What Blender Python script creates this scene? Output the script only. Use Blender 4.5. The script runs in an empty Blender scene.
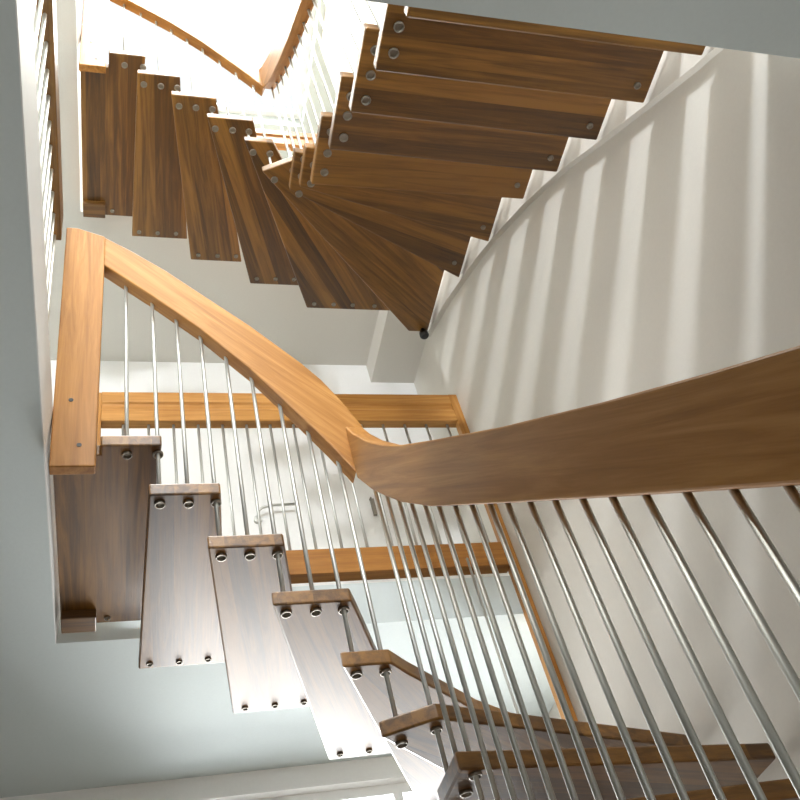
import bpy, bmesh, math, random
from mathutils import Matrix, Vector
random.seed(7)
scn = bpy.context.scene
LINK = scn.collection.objects.link
Z0 = 0.463          # height of the camera above the lower floor
FH = 2.581          # floor-to-floor height of the stair
S1B, S1T = 1.935, 2.118
S2B, S2T = 4.66, 4.84
FL = -0.463
ROOF = 7.35
XN, XB, YL = 0.658, 2.885, 0.173     # stairwell opening
YW = -1.57                            # stair wall
XBACK = 3.94; XFRONT = -3.3; YLEFT = 3.6; YR2 = -1.9

# ------------------------------------------------------------ materials
def new_mat(name):
    m = bpy.data.materials.new(name); m.use_nodes = True
    nt = m.node_tree; nt.nodes.clear()
    out = nt.nodes.new('ShaderNodeOutputMaterial')
    b = nt.nodes.new('ShaderNodeBsdfPrincipled')
    nt.links.new(b.outputs[0], out.inputs[0])
    return m, nt, b

def wood(name, dark, mid, light, rough=0.35, coat=0.3, plank=0.065, coatr=0.15, spec=0.5, stave=0.22):
    m, nt, b = new_mat(name)
    N = nt.nodes.new; Lk = nt.links.new
    tc = N('ShaderNodeTexCoord')
    oi = N('ShaderNodeObjectInfo')
    off = N('ShaderNodeVectorMath'); off.operation = 'SCALE'
    comb = N('ShaderNodeCombineXYZ')
    for i in range(3): Lk(oi.outputs['Random'], comb.inputs[i])
    Lk(comb.outputs[0], off.inputs[0]); off.inputs['Scale'].default_value = 17.0
    add = N('ShaderNodeVectorMath'); add.operation = 'ADD'
    Lk(tc.outputs['Object'], add.inputs[0]); Lk(off.outputs[0], add.inputs[1])
    sep = N('ShaderNodeSeparateXYZ'); Lk(add.outputs[0], sep.inputs[0])
    # laminated staves
    div = N('ShaderNodeMath'); div.operation = 'DIVIDE'; Lk(sep.outputs['Y'], div.inputs[0]); div.inputs[1].default_value = plank
    fl = N('ShaderNodeMath'); fl.operation = 'FLOOR'; Lk(div.outputs[0], fl.inputs[0])
    wn = N('ShaderNodeTexWhiteNoise'); wn.noise_dimensions = '1D'; Lk(fl.outputs[0], wn.inputs['W'])
    sx = N('ShaderNodeMath'); sx.operation = 'MULTIPLY_ADD'
    Lk(wn.outputs['Value'], sx.inputs[0]); sx.inputs[1].default_value = 9.0; Lk(sep.outputs['X'], sx.inputs[2])
    c2 = N('ShaderNodeCombineXYZ'); Lk(sx.outputs[0], c2.inputs[0]); Lk(sep.outputs['Y'], c2.inputs[1]); Lk(sep.outputs['Z'], c2.inputs[2])
    mp = N('ShaderNodeMapping'); mp.inputs['Scale'].default_value = (1.3, 22, 22); Lk(c2.outputs[0], mp.inputs[0])
    n1 = N('ShaderNodeTexNoise'); n1.inputs['Scale'].default_value = 1.6; n1.inputs['Detail'].default_value = 8; n1.inputs['Roughness'].default_value = 0.62; n1.inputs['Distortion'].default_value = 0.8
    Lk(mp.outputs[0], n1.inputs['Vector'])
    mp2 = N('ShaderNodeMapping'); mp2.inputs['Scale'].default_value = (6, 260, 260); Lk(c2.outputs[0], mp2.inputs[0])
    n2 = N('ShaderNodeTexNoise'); n2.inputs['Scale'].default_value = 1.0; n2.inputs['Detail'].default_value = 3
    Lk(mp2.outputs[0], n2.inputs['Vector'])
    s1 = N('ShaderNodeMath'); s1.operation = 'MULTIPLY_ADD'; Lk(wn.outputs['Value'], s1.inputs[0]); s1.inputs[1].default_value = stave; Lk(n1.outputs['Fac'], s1.inputs[2])
    s2 = N('ShaderNodeMath'); s2.operation = 'MULTIPLY_ADD'; Lk(n2.outputs['Fac'], s2.inputs[0]); s2.inputs[1].default_value = 0.16; Lk(s1.outputs[0], s2.inputs[2])
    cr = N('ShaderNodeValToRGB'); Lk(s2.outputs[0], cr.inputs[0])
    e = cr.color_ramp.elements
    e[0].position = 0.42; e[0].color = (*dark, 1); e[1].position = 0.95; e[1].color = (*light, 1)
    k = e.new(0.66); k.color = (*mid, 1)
    Lk(cr.outputs[0], b.inputs['Base Color'])
    b.inputs['Roughness'].default_value = rough; b.inputs['Specular IOR Level'].default_value = spec
    b.inputs['Coat Weight'].default_value = coat; b.inputs['Coat Roughness'].default_value = coatr
    bp = N('ShaderNodeBump'); bp.inputs['Strength'].default_value = 0.12; bp.inputs['Distance'].default_value = 0.002
    Lk(n2.outputs['Fac'], bp.inputs['Height']); Lk(bp.outputs[0], b.inputs['Normal'])
    return m

def plaster(name, col, rough=0.85, speck=0.03):
    m, nt, b = new_mat(name)
    N = nt.nodes.new; Lk = nt.links.new
    tc = N('ShaderNodeTexCoord')
    n = N('ShaderNodeTexNoise'); n.inputs['Scale'].default_value = 90; n.inputs['Detail'].default_value = 4; Lk(tc.outputs['Object'], n.inputs['Vector'])
    mx = N('ShaderNodeMix'); mx.data_type = 'RGBA'
    mx.inputs[6].default_value = (*[c*(1-speck) for c in col], 1); mx.inputs[7].default_value = (*[min(1, c*(1+speck)) for c in col], 1)
    Lk(n.outputs['Fac'], mx.inputs[0]); Lk(mx.outputs[2], b.inputs['Base Color'])
    b.inputs['Roughness'].default_value = rough
    bp = N('ShaderNodeBump'); bp.inputs['Strength'].default_value = 0.15; bp.inputs['Distance'].default_value = 0.002
    Lk(n.outputs['Fac'], bp.inputs['Height']); Lk(bp.outputs[0], b.inputs['Normal'])
    return m

def metal(name, col, rough=0.25):
    m, nt, b = new_mat(name)
    N = nt.nodes.new; Lk = nt.links.new
    tc = N('ShaderNodeTexCoord'); mp = N('ShaderNodeMapping'); mp.inputs['Scale'].default_value = (400, 400, 6); Lk(tc.outputs['Object'], mp.inputs[0])
    n = N('ShaderNodeTexNoise'); n.inputs['Scale'].default_value = 1; Lk(mp.outputs[0], n.inputs['Vector'])
    r = N('ShaderNodeMapRange'); r.inputs['To Min'].default_value = rough*0.8; r.inputs['To Max'].default_value = rough*1.3
    Lk(n.outputs['Fac'], r.inputs['Value']); Lk(r.outputs[0], b.inputs['Roughness'])
    b.inputs['Base Color'].default_value = (*col, 1); b.inputs['Metallic'].default_value = 1
    return m

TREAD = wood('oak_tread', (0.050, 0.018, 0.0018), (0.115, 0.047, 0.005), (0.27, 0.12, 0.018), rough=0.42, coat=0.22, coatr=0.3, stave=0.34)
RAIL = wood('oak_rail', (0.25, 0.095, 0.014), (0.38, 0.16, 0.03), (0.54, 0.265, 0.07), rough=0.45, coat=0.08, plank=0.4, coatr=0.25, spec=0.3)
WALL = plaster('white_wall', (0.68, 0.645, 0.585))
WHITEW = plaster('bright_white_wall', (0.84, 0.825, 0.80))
CEIL = plaster('ceiling_paint', (0.635, 0.69, 0.685))
TRIM = plaster('white_trim', (0.86, 0.86, 0.85), 0.5, 0.01)
STEEL = metal('stainless_steel', (0.60, 0.60, 0.57), 0.48)
DARKST = metal('dark_bolt_steel', (0.30, 0.27, 0.23), 0.42)
FLOORM = wood('floor_boards', (0.42, 0.38, 0.33), (0.52, 0.48, 0.43), (0.60, 0.56, 0.51), plank=0.14)
BLACK = metal('blackened_steel', (0.05, 0.05, 0.05), 0.4)
def glassm():
    m = bpy.data.materials.new('window_glass'); m.use_nodes = True
    nt = m.node_tree; nt.nodes.clear(); N = nt.nodes.new
    out = N('ShaderNodeOutputMaterial'); mx = N('ShaderNodeMixShader'); tr = N('ShaderNodeBsdfTransparent'); gl = N('ShaderNodeBsdfGlossy')
    fr = N('ShaderNodeFresnel'); fr.inputs[0].default_value = 1.45
    gl.inputs['Roughness'].default_value = 0.02; tr.inputs[0].default_value = (0.97, 0.985, 0.98, 1)
    nt.links.new(fr.outputs[0], mx.inputs[0]); nt.links.new(tr.outputs[0], mx.inputs[1]); nt.links.new(gl.outputs[0], mx.inputs[2]); nt.links.new(mx.outputs[0], out.inputs[0])
    return m
GLASS = glassm()

# ------------------------------------------------------------ mesh helpers
def V(x, y, z): return Vector((x, y, z + Z0))
def shift(p): return Vector((p[0], p[1], p[2] + Z0))

def prism(bm, loop, vec):
    """closed prism from a planar loop of 3-D points and an extrusion vector"""
    vec = Vector(vec)
    a = [bm.verts.new(Vector(p)) for p in loop]
    c = [bm.verts.new(Vector(p) + vec) for p in loop]
    n = len(loop)
    bm.faces.new(a); bm.faces.new(list(reversed(c)))
    for i in range(n):
        bm.faces.new((a[i], c[i], c[(i+1) % n], a[(i+1) % n]))

def box(bm, x0, x1, y0, y1, z0, z1):
    prism(bm, [(x0, y0, z0), (x1, y0, z0), (x1, y1, z0), (x0, y1, z0)], (0, 0, z1 - z0))

def bevel(bm, w, seg=2, ang=0.5):
    bmesh.ops.recalc_face_normals(bm, faces=bm.faces)
    es = [e for e in bm.edges if len(e.link_faces) == 2 and e.calc_face_angle(0) > ang]
    bmesh.ops.bevel(bm, geom=es, offset=w, segments=seg, affect='EDGES', profile=0.5, clamp_overlap=True)

def rod_bm(bm, x, y, z0, z1, r=0.006, seg=14, cap=0.0):
    a = []; b = []
    for i in range(seg):
        t = 2*math.pi*i/seg
        a.append(bm.verts.new((x + r*math.cos(t), y + r*math.sin(t), z0)))
        b.append(bm.verts.new((x + r*math.cos(t), y + r*math.sin(t), z1)))
    bm.faces.new(list(reversed(a))); bm.faces.new(b)
    for i in range(seg):
        f = bm.faces.new((a[i], a[(i+1) % seg], b[(i+1) % seg], b[i])); f.smooth = True

def lathe(bm, x, y, prof, seg=18):
    rings = []
    for r, z in prof:
        rings.append([bm.verts.new((x + r*math.cos(2*math.pi*i/seg), y + r*math.sin(2*math.pi*i/seg), z)) for i in range(seg)])
    for k in range(len(rings)-1):
        for i in range(seg):
            f = bm.faces.new((rings[k][i], rings[k][(i+1) % seg], rings[k+1][(i+1) % seg], rings[k+1][i])); f.smooth = True
    bm.faces.new(rings[0]); bm.faces.new(list(reversed(rings[-1])))
    bmesh.ops.recalc_face_normals(bm, faces=bm.faces)

def tube(bm, pts, r, seg=10):
    rings = []
    for i, p in enumerate(pts):
        p = Vector(p); q0 = Vector(pts[max(i-1, 0)]); q1 = Vector(pts[min(i+1, len(pts)-1)])
        d = (q1-q0).normalized(); u = d.orthogonal().normalized() if i == 0 else (u - d*u.dot(d)).normalized(); v = d.cross(u)
        rings.append([bm.verts.new(p + (u*math.cos(2*math.pi*k/seg) + v*math.sin(2*math.pi*k/seg))*r) for k in range(seg)])
    for a, b in zip(rings, rings[1:]):
        for k in range(seg):
            f = bm.faces.new((a[k], a[(k+1) % seg], b[(k+1) % seg], b[k])); f.smooth = True
    bm.faces.new(rings[0]); bm.faces.new(list(reversed(rings[-1])))
    bmesh.ops.recalc_face_normals(bm, faces=bm.faces)

def frame(origin, xdir, zdir=(0, 0, 1)):
    x = Vector(xdir).normalized(); z = Vector(zdir); z = (z - x*z.dot(x)).normalized(); y = z.cross(x)
    m = Matrix((x, y, z)).transposed().to_4x4(); m.translation = Vector(origin); return m

def obj(name, bm, mat, parent=None, fr=None, recalc=True):
    """bm in world coordinates (unshifted z); object frame fr gives the grain axis"""
    if recalc: bmesh.ops.recalc_face_normals(bm, faces=bm.faces)
    if fr is None:
        c = Vector((0, 0, 0))
        for v in bm.verts: c += v.co
        c /= len(bm.verts); fr = Matrix.Translation(c)
    bm.transform(fr.inverted())
    me = bpy.data.meshes.new(name); bm.to_mesh(me); bm.free()
    me.materials.append(mat)
    o = bpy.data.objects.new(name, me); LINK(o)
    if parent is not None:
        o.parent = parent
        o.matrix_parent_inverse = Matrix.Identity(4)
        o.matrix_basis = world_of(parent).inverted() @ fr
    else:
        o.matrix_basis = Matrix.Translation((0, 0, Z0)) @ fr
        o['_w'] = 0; del o['_w']
    WM[o] = fr
    return o
WM = {}
def world_of(o): return WM[o]

def thing(name, label, cat, loc, group=None):
    o = bpy.data.objects.new(name, None); LINK(o)
    fr = Matrix.Translation(Vector(loc)); WM[o] = fr
    o.matrix_basis = Matrix.Translation((0, 0, Z0)) @ fr
    o.empty_display_size = 0.2
    o['label'] = label; o['category'] = cat
    if group: o['group'] = group
    return o
def tag(o, label, cat, group=None):
    o['label'] = label; o['category'] = cat
    if group: o['group'] = group
    return o
def struct(name, bm, mat, parent=None, label=None):
    o = obj(name, bm, mat, parent)
    if parent is None: o['kind'] = 'structure'
    if label: o['label'] = label
    return o

# ------------------------------------------------------------ stair plan
YI, XI = -0.68, 1.975         # inner lines of the two legs
YO, XO = -1.520, 2.83          # outer lines
PLAN = {
 0: [(0.56, YI), (0.80, YI), (0.80, YO), (0.56, YO)],
 1: [(0.77, YI), (1.020, YI), (1.028, YO), (0.765, YO)],
 2: [(0.975, YI), (1.236, YI), (1.25, YO), (0.985, YO)],
 3: [(1.205, YI), (1.462, YI), (1.475, YO), (1.215, YO)],
 4: [(1.435, YI), (1.703, YI), (1.70, YO), (1.43, YO)],
 5: [(1.655, YI), (1.825, YI), (2.022, YO), (1.66, YO)],
 6: [(1.775, YI), (1.950, YI), (2.344, YO), (1.905, YO)],
 7: [(1.915, -0.715), (1.978, -0.590), (2.812, -1.420), (2.812, YO), (2.21, YO)],
 8: [(XI, -0.655), (XI, -0.530), (XO, -0.927), (XO, YO), (2.64, YO), (2.511, -1.326), (2.259, -0.965), (2.035, -0.715)],
 9: [(XI, -0.588), (XI, -0.383), (XO, -0.660), (XO, -0.965), (2.04, -0.618)],
 10: [(XI, -0.437), (XI, -0.235), (XO, -0.372), (XO, -0.633)],
 11: [(XI, -0.283), (XI, -0.090), (XO, -0.080), (XO, -0.362)],
 12: [(XI, -0.130), (XI, 0.038), (2.013, 0.038), (2.013, 0.168), (XO, 0.168), (XO, -0.090)],
}
OUTB = {
 12: [(2.80, 0.02)],
 11: [(2.80, -0.115), (2.80, -0.209), (2.797, -0.303)],
 10: [(2.797, -0.408), (2.796, -0.505), (2.793, -0.600)],
 9: [(2.795, -0.690), (2.792, -0.785), (2.79, -0.880)],
 8: [(2.80, -0.960), (2.80, -1.060), (2.80, -1.160), (2.80, -1.275)],
 6: [(2.26, -1.475)], 5: [(1.95, -1.475)], 4: [(1.64, -1.475)], 3: [(1.42, -1.475)], 2: [(1.20, -1.475)], 1: [(0.975, -1.475)], 0: [(0.74, -1.475)],
}
UB, T = -0.312, 0.041         # underside of the lowest tread, thickness
def inside(p, poly):
    x, y = p; c = False; n = len(poly)
    for i in range(n):
        x1, y1 = poly[i]; x2, y2 = poly[(i+1) % n]
        if (y1 > y) != (y2 > y) and x < (x2-x1)*(y-y1)/(y2-y1) + x1: c = not c
    return c

RODX = [0.664, 0.739, 0.814, 0.891, 0.963, 1.036, 1.112, 1.190, 1.268, 1.335, 1.412, 1.490, 1.572, 1.648, 1.725, 1.804, 1.881, 1.962]
RODY = [-0.034, -0.120, -0.197, -0.272, -0.348, -0.422, -0.499, -0.572, -0.646]
R1TOP = [(0.50, 0.640), (0.643, 0.755), (0.834, 0.913), (1.121, 1.158), (1.423, 1.427), (1.597, 1.585), (1.718, 1.706), (1.83, 1.835), (1.92, 1.955), (1.975, 2.042)]
R1BOT = [(0.50, 0.449), (0.616, 0.550), (0.746, 0.659), (0.936, 0.819), (1.223, 1.062), (1.531, 1.325), (1.699, 1.487), (1.80, 1.600), (1.88, 1.695), (1.975, 1.826)]
R2TOP = [(0.04, 3.028), (-0.048, 2.953), (-0.166, 2.839), (-0.28, 2.71), (-0.436, 2.535), (-0.585, 2.345), (-0.640, 2.262), (-0.686, 2.170), (-0.738, 2.045)]
R2BOT = [(0.04, 2.856), (-0.112, 2.693), (-0.269, 2.512), (-0.415, 2.312), (-0.547, 2.094), (-0.622, 1.966), (-0.682, 1.850)]
def interp(tab, x):
    t = sorted(tab)
    if x <= t[0][0]: return t[0][1]
    for (a, b), (c, d) in zip(t, t[1:]):
        if x <= c: return b + (d-b)*(x-a)/(c-a)
    return t[-1][1]
RT = 0.055
NUT = [(0.0150, 0.002), (0.0150, -0.006), (0.0140, -0.0075), (0.0120, -0.0075), (0.0110, -0.006), (0.0105, -0.001)]
SMALLNUT = [(r*0.72, z*0.8) for r, z in NUT]

def flight(which, zb, kdz, root):
    """kdz: vertical shift of this flight; treads, bolts, rods, rails and newels"""
    lz = lambda k: UB + 0.19*k + kdz
    rods = [(x, -0.72) for x in RODX] + [(2.012, y) for y in RODY]
    treads = {}
    off = 0.035 if which == 'upper' else 0.0
    for k in range(13):
        z = lz(k); P = [(x - off if (k >= 8 and abs(x - XI) < 0.001) else x, y) for x, y in PLAN[k]]
        bm = bmesh.new(); prism(bm, [(x, y, z) for x, y in P], (0, 0, T)); bevel(bm, 0.005, 2, 0.3)
        if k <= 6: a = ((P[0][0]+P[1][0])/2, YI); b = ((P[2][0]+P[3][0])/2, YO)
        elif k == 7: a = (1.95, -0.65); b = (2.6, -1.47)
        elif k == 8: a = (XI, -0.59); b = (XO, -1.2)
        elif k == 9: a = (XI, -0.48); b = (XO, -0.81)
        else: a = (XI, (P[0][1]+P[1][1])/2); b = (XO, (P[-1][1]+P[-2][1])/2)
        if k == 12: a = (XI, 0.03); b = (XO, 0.03)
        fr = frame((a[0], a[1], z), (b[0]-a[0], b[1]-a[1], 0))
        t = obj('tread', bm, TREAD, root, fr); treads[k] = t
        for (x, y) in rods:
            if inside((x, y), P):
                bm = bmesh.new(); lathe(bm, x - (0.02 if k >= 8 and off else 0), y, [(r, z + dz) for r, dz in NUT]); obj('bolt', bm, DARKST, t)
        for (x, y) in OUTB.get(k, []):
            bm = bmesh.new(); lathe(bm, x, y, [(r, z + dz) for r, dz in SMALLNUT]); obj('bolt', bm, DARKST, t)
        if k == 7:
            bm = bmesh.new(); lathe(bm, 2.80, -1.490, [(0.012, z), (0.012, z-0.02), (0.022, z-0.022), (0.024, z-0.045), (0.018, z-0.055)])
            o = obj('wall_anchor', bm, BLACK, t); o['label'] = 'black round wall anchor'
        if k == 12:
            bm = bmesh.new(); box(bm, 2.745, 2.828, 0.055, 0.166, z-0.035, z); bevel(bm, 0.003)
            obj('support_block', bm, TREAD, t, frame((2.78, 0.1, z), (0, 1, 0)))
    # rods
    for (x, y) in rods:
        ks = [k for k in PLAN if inside((x, y), PLAN[k])]
        if not ks: ks = [min(PLAN, key=lambda k: min((x-a)**2 + (y-b)**2 for a, b in PLAN[k]))]
        z0 = lz(min(ks)) + 0.004
        top = (interp(R1BOT, x) if y == -0.72 else interp(R2BOT, y)) + kdz + 0.03
        bm = bmesh.new(); rod_bm(bm, x, y, z0, top); obj('baluster_rod', bm, STEEL, root)
    # hanging rods at the outer corner of the wide turning tread
    for y in (-1.035, -1.335):
        if inside((2.812, y), PLAN[8]):
            bm = bmesh.new(); rod_bm(bm, 2.812, y, lz(8)+0.01, S1T + 0.04 + (kdz), 0.005)
            o = obj('hanging_rod', bm, STEEL, root)
    # rails
    loop = [(x, YI, z + kdz) for x, z in R1TOP] + [(x, YI, z + kdz) for x, z in reversed(R1BOT)]
    bm = bmesh.new(); prism(bm, loop, (0, -RT, 0)); bevel(bm, 0.004, 2, 0.7)
    obj('handrail', bm, RAIL, root, frame((1.2, YI, 1.2 + kdz), (1, 0, 0.86), (-0.86, 0, 1)))
    loop = [(XI, y, z + kdz) for y, z in R2TOP] + [(XI, y, z + kdz) for y, z in reversed(R2BOT)]
    bm = bmesh.new(); prism(bm, loop, (RT, 0, 0)); bevel(bm, 0.004, 2, 0.7)
    obj('handrail', bm, RAIL, root, frame((XI, -0.4, 2.5 + kdz), (0, -1, -1.15), (0, -1.15, 1)))
    # newels
    bm = bmesh.new(); prism(bm, [(XI, 0.050, 1.889+kdz), (XI, 0.171, 1.889+kdz), (XI, 0.171, 3.080+kdz), (XI, 0.130, 3.078+kdz), (XI, 0.038, 3.032+kdz), (XI, 0.038, 2.86+kdz)], (0.036, 0, 0)); bevel(bm, 0.004, 2, 0.5)
    nw = obj('newel_post', bm, RAIL, root, frame((XI, 0.1, 2.4+kdz), (0, 0, 1), (1, 0, 0)))
    for y, z in ((0.123, 2.156), (0.095, 1.970)):
        bm = bmesh.new(); tube(bm, [(XI+0.004, y, z+kdz), (XI-0.002, y, z+kdz)], 0.007, 14)
        obj('bolt', bm, BLACK, nw)
    bm = bmesh.new(); prism(bm, [(0.39, YI, FL+kdz), (0.50, YI, FL+kdz), (0.50, YI, 0.642+kdz), (0.39, YI, 0.60+kdz)], (0, -RT-0.005, 0)); bevel(bm, 0.004, 2, 0.5)
    obj('newel_post', bm, RAIL, root, frame((0.45, YI, 0+kdz), (0, 0, 1), (0, 1, 0)))

low = thing('winding_staircase', 'lower winding oak open-riser staircase with thick wooden handrail sweeping across the centre and right foreground', 'staircase', (1.2, -0.9, FL))
flight('lower', 0, 0.0, low)
upp = thing('winding_staircase', 'upper winding oak open-riser staircase overhead, dark tread undersides fanning along the streaked white wall', 'staircase', (1.2, -0.9, FL+FH))
flight('upper', 0, FH, upp)

# ------------------------------------------------------------ balustrades
def handrail_profile(z0, z1):
    # front face with a shallow routed groove
    h = z1 - z0
    return [(2.852, z0), (2.900, z0), (2.900, z1), (2.852, z1), (2.852, z0+0.66*h), (2.862, z0+0.60*h), (2.862, z0+0.46*h), (2.852, z0+0.40*h)]
def back_balustrade(dz, label):
    r = thing('landing_balustrade', label, 'balustrade', (2.87, -0.75, S1T+dz), 'horizontal landing balustrades behind the stair')
    bm = bmesh.new(); prism(bm, [(x, -1.545, z+dz) for x, z in handrail_profile(2.988, 3.168)], (0, 1.60, 0)); bevel(bm, 0.002, 1, 0.5)
    obj('handrail', bm, RAIL, r, frame((2.87, -0.7, 3.08+dz), (0, 1, 0)))
    bm = bmesh.new(); box(bm, 2.846, XB+0.02, -1.53, 0.055, 2.145+dz, 2.262+dz); bevel(bm, 0.003)
    obj('base_rail', bm, RAIL, r, frame((2.87, -0.7, 2.2+dz), (0, 1, 0)))
    bm = bmesh.new(); box(bm, 2.855, 2.895, 0.055, 0.088, S1T+0.027+dz, 3.168+dz); bevel(bm, 0.003)
    obj('end_post', bm, RAIL, r, frame((2.87, 0.07, 2.6+dz), (0, 0, 1), (1, 0, 0)))
    for i in range(15):
        y = -0.034 - 0.1035*i
        bm = bmesh.new(); rod_bm(bm, 2.880, y, 2.25+dz, 3.0+dz); obj('baluster_rod', bm, STEEL, r)
    return r
back_balustrade(0, 'wooden balustrade with steel rods behind the stair at mid height, below the handrail curve')
back_balustrade(FH, 'sunlit wooden balustrade with pale rods glimpsed at the top between the upper treads')
bm = bmesh.new(); box(bm, 2.850, 2.890, YW+0.001, YW+0.042, FL, 3.168); bevel(bm, 0.003)
tag(obj('wall_post', bm, RAIL, None, frame((2.87, YW+0.02, 1.3), (0, 0, 1), (1, 0, 0))), 'slim vertical wooden post against the right wall beyond the steel rods', 'post')

def gallery(dz, label, x1=1.972):
    r = thing('gallery_balustrade', label, 'balustrade', (0.7, 0.20, S1T+dz), 'balustrades along the left edge of the stairwell')
    bm = bmesh.new(); box(bm, -0.62, x1, 0.184, 0.230, 2.985+dz, 3.150+dz); bevel(bm, 0.003)
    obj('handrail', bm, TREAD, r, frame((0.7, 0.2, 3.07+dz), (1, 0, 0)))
    x = x1 - 0.02
    while x > -0.55:
        bm = bmesh.new(); rod_bm(bm, x, 0.207, S1T+dz, 3.0+dz); obj('baluster_rod', bm, STEEL, r)
        x -= 0.086
    bm = bmesh.new(); box(bm, -0.70, -0.62, 0.157, 0.237, S1T+dz, 3.20+dz); bevel(bm, 0.003)
    obj('end_post', bm, RAIL, r, frame((-0.66, 0.2, 2.6+dz), (0, 0, 1), (1, 0, 0)))
gallery(0, 'balustrade of white-lit rods under a dark wooden rail at the far left')
gallery(FH, 'uppermost balustrade along the left side of the top floor opening')

# ------------------------------------------------------------ setting
bm = bmesh.new(); box(bm, XFRONT, XBACK, YR2, YLEFT, FL-0.1, FL); o = struct('floor', bm, FLOORM)

def slab(z0, z1, name, mat):
    bm = bmesh.new()
    box(bm, XFRONT, XN, YW, YLEFT, z0, z1)
    box(bm, XB, XBACK, YR2, YLEFT, z0, z1)
    box(bm, XN, XB, YL+0.014, YLEFT, z0, z1)
    return struct(name, bm, mat)
slab(S1B, S1T, 'ceiling', CEIL)
slab(S2B, S2T, 'ceiling', WALL)
for zb, zt in ((S1B, S1T), (S2B, S2T)):
    bm = bmesh.new()
    prism(bm, [(XN, YL+0.0139, zb), (XN, YL+0.011, zb), (XN, YL-0.002, zt+0.004), (XN, YL+0.0139, zt+0.004)], (XB-XN, 0, 0))
    struct('trim_1' if zb == S1B else 'trim_2', bm, TRIM)
# walls
bm = bmesh.new(); box(bm, XFRONT, XB+0.015, YR2-0.12, YW, FL-0.1, ROOF); struct('wall_right', bm, WALL)
bm = bmesh.new(); box(bm, XB+0.015, XBACK, YR2-0.12, YR2, FL-0.1, ROOF); struct('wall_right', bm, WALL)
# thicker upper part of the stair wall, following the flight
UPL = [(0.66, 2.145), (0.796, 2.262), (0.841, 2.295), (1.041, 2.463), (1.253, 2.645), (1.457, 2.825), (1.60, 2.935), (1.739, 3.038), (1.88, 3.130), (2.006, 3.212), (2.17, 3.305), (2.343, 3.394), (2.53, 3.487), (2.732, 3.570), (XB+0.015, 3.62)]
bm = bmesh.new(); prism(bm, [(min(x*1.013, XB+0.015), YW, z*1.013) for x, z in UPL] + [(XB+0.015, YW, ROOF), (0.6686, YW, ROOF)], (0, 0.028, 0)); struct('wall_right', bm, WALL)
# back wall with lower window opening
WY0, WY1, WZ0, WZ1 = -1.75, -0.15, 0.35, 1.835
bm = bmesh.new()
box(bm, XBACK, XBACK+0.3, YR2-0.12, WY0, FL-0.1, ROOF)
box(bm, XBACK, XBACK+0.3, WY1, YLEFT+0.12, FL-0.1, ROOF)
box(bm, XBACK, XBACK+0.3, WY0, WY1, WZ1, ROOF)
box(bm, XBACK, XBACK+0.3, WY0, WY1, FL-0.1, WZ0)
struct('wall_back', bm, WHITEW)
def window_x(name, x, y0, y1, z0, z1, mull):
    bm = bmesh.new(); w = 0.045
    box(bm, x, x+0.05, y0, y1, z1-w, z1); box(bm, x, x+0.05, y0, y1, z0, z0+w)
    box(bm, x, x+0.05, y0, y0+w, z0+w, z1-w); box(bm, x, x+0.05, y1-w, y1, z0+w, z1-w)
    for k in range(1, mull):
        yy = y0 + (y1-y0)*k/mull; box(bm, x, x+0.05, yy-0.02, yy+0.02, z0+w, z1-w)
    f = struct(name, bm, TRIM)
    bm = bmesh.new(); box(bm, x+0.02, x+0.026, y0+0.03, y1-0.03, z0+0.03, z1-0.03)
    obj('pane', bm, GLASS, f)
window_x('window_1', XBACK+0.06, WY0, WY1, WZ0, WZ1, 3)
# front wall with a high window on the first floor
FY0, FY1, FZ0, FZ1 = -0.25, 1.5, 2.75, 4.5
bm = bmesh.new()
box(bm, XFRONT-0.3, XFRONT, YR2-0.12, -1.45, FL-0.1, ROOF)
box(bm, XFRONT-0.3, XFRONT, -0.25, FY0, FL-0.1, ROOF) if FY0 > -0.25 else None
box(bm, XFRONT-0.3, XFRONT, -1.45, FY0, 1.6, ROOF)
box(bm, XFRONT-0.3, XFRONT, -1.45, FY0, FL-0.1, 0.4)
box(bm, XFRONT-0.3, XFRONT, FY1, YLEFT+0.12, FL-0.1, ROOF)
box(bm, XFRONT-0.3, XFRONT, FY0, FY1, FZ1, ROOF)
box(bm, XFRONT-0.3, XFRONT, FY0, FY1, FL-0.1, FZ0)
struct('wall_front', bm, WALL)
window_x('added_window_4', XFRONT-0.12, -1.45, -0.25, 0.4, 1.6, 2)  # added window, out of view, opening for the lower fill light
window_x('window_2', XFRONT-0.12, FY0, FY1, FZ0, FZ1, 2)
bm = bmesh.new(); box(bm, XFRONT, XBACK, YLEFT, YLEFT+0.12, FL-0.1, ROOF); struct('wall_left', bm, WALL)
# boxed duct in the back corner under the second-floor slab
bm = bmesh.new(); box(bm, XB+0.016, XBACK, YR2, -1.605, 4.49, S2B); struct('trim_3', bm, WALL)
# roof with skylight
SX0, SX1, SY0, SY1 = 0.2, 3.6, -1.5, 0.5
bm = bmesh.new()
box(bm, XFRONT-0.3, SX0, YR2-0.12, YLEFT+0.12, ROOF, ROOF+0.25)
box(bm, SX1, XBACK+0.3, YR2-0.12, YLEFT+0.12, ROOF, ROOF+0.25)
box(bm, SX0, SX1, YR2-0.12, SY0, ROOF, ROOF+0.25)
box(bm, SX0, SX1, SY1, YLEFT+0.12, ROOF, ROOF+0.25)
struct('ceiling', bm, CEIL)
bm = bmesh.new(); w = 0.05
box(bm, SX0, SX1, SY0, SY0+w, ROOF+0.15, ROOF+0.21); box(bm, SX0, SX1, SY1-w, SY1, ROOF+0.15, ROOF+0.21)
box(bm, SX0, SX0+w, SY0+w, SY1-w, ROOF+0.15, ROOF+0.21); box(bm, SX1-w, SX1, SY0+w, SY1-w, ROOF+0.15, ROOF+0.21)
wf = struct('window_3', bm, TRIM)
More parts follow.
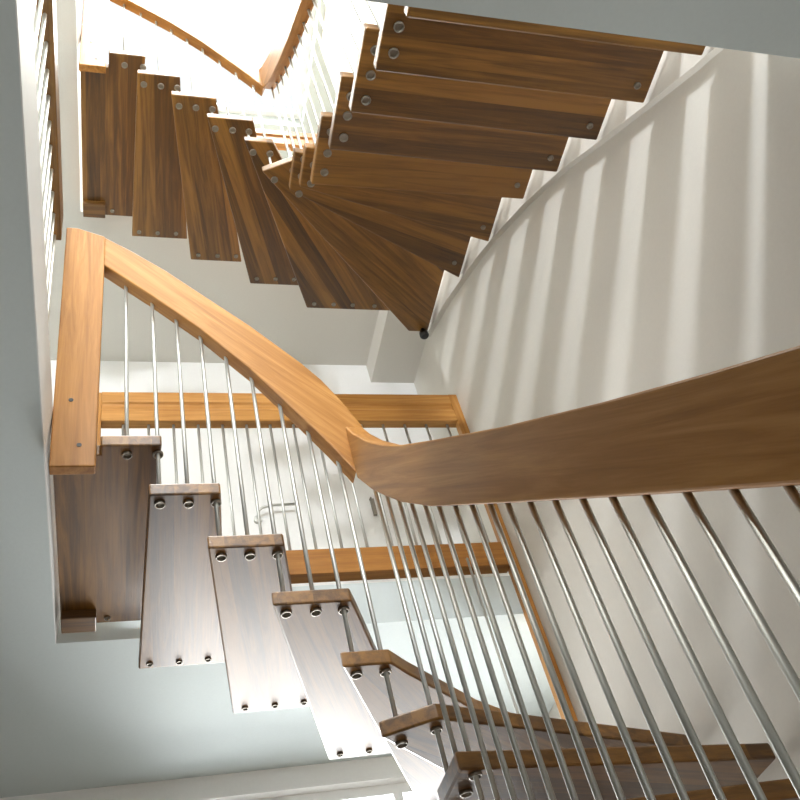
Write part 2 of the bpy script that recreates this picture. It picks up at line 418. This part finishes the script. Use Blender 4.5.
bm = bmesh.new(); box(bm, SX0+0.03, SX1-0.03, SY0+0.03, SY1-0.03, ROOF+0.175, ROOF+0.181); obj('pane', bm, GLASS, wf)

# small wall fittings seen through the balustrade
r = thing('wall_hook', 'thin curved grey metal hook on the white wall seen between the central rods', 'hook', (XBACK-0.03, -0.62, 3.36))
bm = bmesh.new(); tube(bm, [(XBACK-0.002, -0.745, 3.34), (XBACK-0.03, -0.745, 3.345), (XBACK-0.05, -0.75, 3.37), (XBACK-0.05, -0.77, 3.39), (XBACK-0.05, -0.82, 3.405), (XBACK-0.05, -0.95, 3.41)], 0.008)
obj('arm', bm, STEEL, r)
bm = bmesh.new(); tube(bm, [(XBACK, -0.745, 3.34), (XBACK-0.02, -0.745, 3.34)], 0.022, 16); obj('mounting_plate', bm, STEEL, r)
r = thing('wall_fitting', 'tiny dark fitting hanging on the white wall just below the handrail bend', 'wall fitting', (XBACK-0.01, -1.40, 3.40))
bm = bmesh.new(); tube(bm, [(XBACK, -1.40, 3.47), (XBACK-0.025, -1.40, 3.465), (XBACK-0.025, -1.40, 3.45)], 0.005); obj('nail', bm, DARKST, r)
bm = bmesh.new(); box(bm, XBACK-0.03, XBACK-0.012, -1.415, -1.395, 3.34, 3.455); obj('blade', bm, DARKST, r)

# ------------------------------------------------------------ lights
def area(name, loc, rot, sx, sy, energy, col, spread=180):
    d = bpy.data.lights.new(name, 'AREA'); d.shape = 'RECTANGLE'; d.size = sx; d.size_y = sy; d.energy = energy; d.color = col
    d.spread = math.radians(spread)
    o = bpy.data.objects.new(name, d); LINK(o); o.location = (loc[0], loc[1], loc[2]+Z0); o.rotation_euler = rot; return o
area('skylight_daylight', ((SX0+SX1)/2, (SY0+SY1)/2, ROOF+0.24), (0, 0, 0), SX1-SX0, SY1-SY0, 560, (1.0, 0.985, 0.95))
area('lower_window_daylight', (XBACK+0.2, (WY0+WY1)/2, (WZ0+WZ1)/2), (0, math.pi/2, 0), WZ1-WZ0, WY1-WY0, 54, (0.97, 0.97, 1.0), 155)
def pointlamp(loc, r, e, col):
    d = bpy.data.lights.new('landing_lamp_light', 'POINT'); d.energy = e; d.color = col; d.shadow_soft_size = r
    o = bpy.data.objects.new('landing_lamp_light', d); LINK(o); o.location = (loc[0], loc[1], loc[2]+Z0)
LAMP = (-2.0, 0.35, 4.42)
pointlamp(LAMP, 0.15, 540, (0.87, 0.93, 1.0))
area('front_window_daylight', (XFRONT-0.2, (FY0+FY1)/2, (FZ0+FZ1)/2), (0, -math.pi/2, 0), FZ1-FZ0, FY1-FY0, 18, (1.0, 0.92, 0.80))
area('lower_front_fill_light', (XFRONT-0.2, -0.85, 1.0), (0, -math.pi/2, 0), 1.2, 1.2, 34, (0.95, 0.97, 1.0))  # added fill light from behind the camera, brightens the lower back wall
o = area('outdoor_fill_light', (8.0, -1.2, 0.85), (0, math.pi/2, 0), 0.9, 3.0, 400, (1.0, 0.99, 0.97))  # unseen fill light added beyond the back window to brighten the lower ceiling
w = bpy.data.worlds.new('sky'); scn.world = w; w.use_nodes = True
w.node_tree.nodes['Background'].inputs[0].default_value = (0.9, 0.95, 1, 1); w.node_tree.nodes['Background'].inputs[1].default_value = 1.0

# ------------------------------------------------------------ camera
R = ((-0.19973486, -0.95723554, -0.20929909), (0.73760438, -0.00627404, -0.67520398), (0.64501609, -0.2892417, 0.70731427))
rx, dn, fw = Vector(R[0]), Vector(R[1]), Vector(R[2])
M = Matrix((rx, -dn, -fw)).transposed().to_4x4(); M.translation = (0, 0, Z0)
cd = bpy.data.cameras.new('camera'); cd.sensor_width = 36; cd.lens = 943.537/800*36; cd.clip_start = 0.02
cam = bpy.data.objects.new('camera', cd); LINK(cam); cam.matrix_world = M; scn.camera = cam
vs = scn.view_settings; vs.view_transform = 'Standard'; vs.look = 'None'; vs.gamma = 1; vs.use_curve_mapping = False; vs.exposure = 0.2
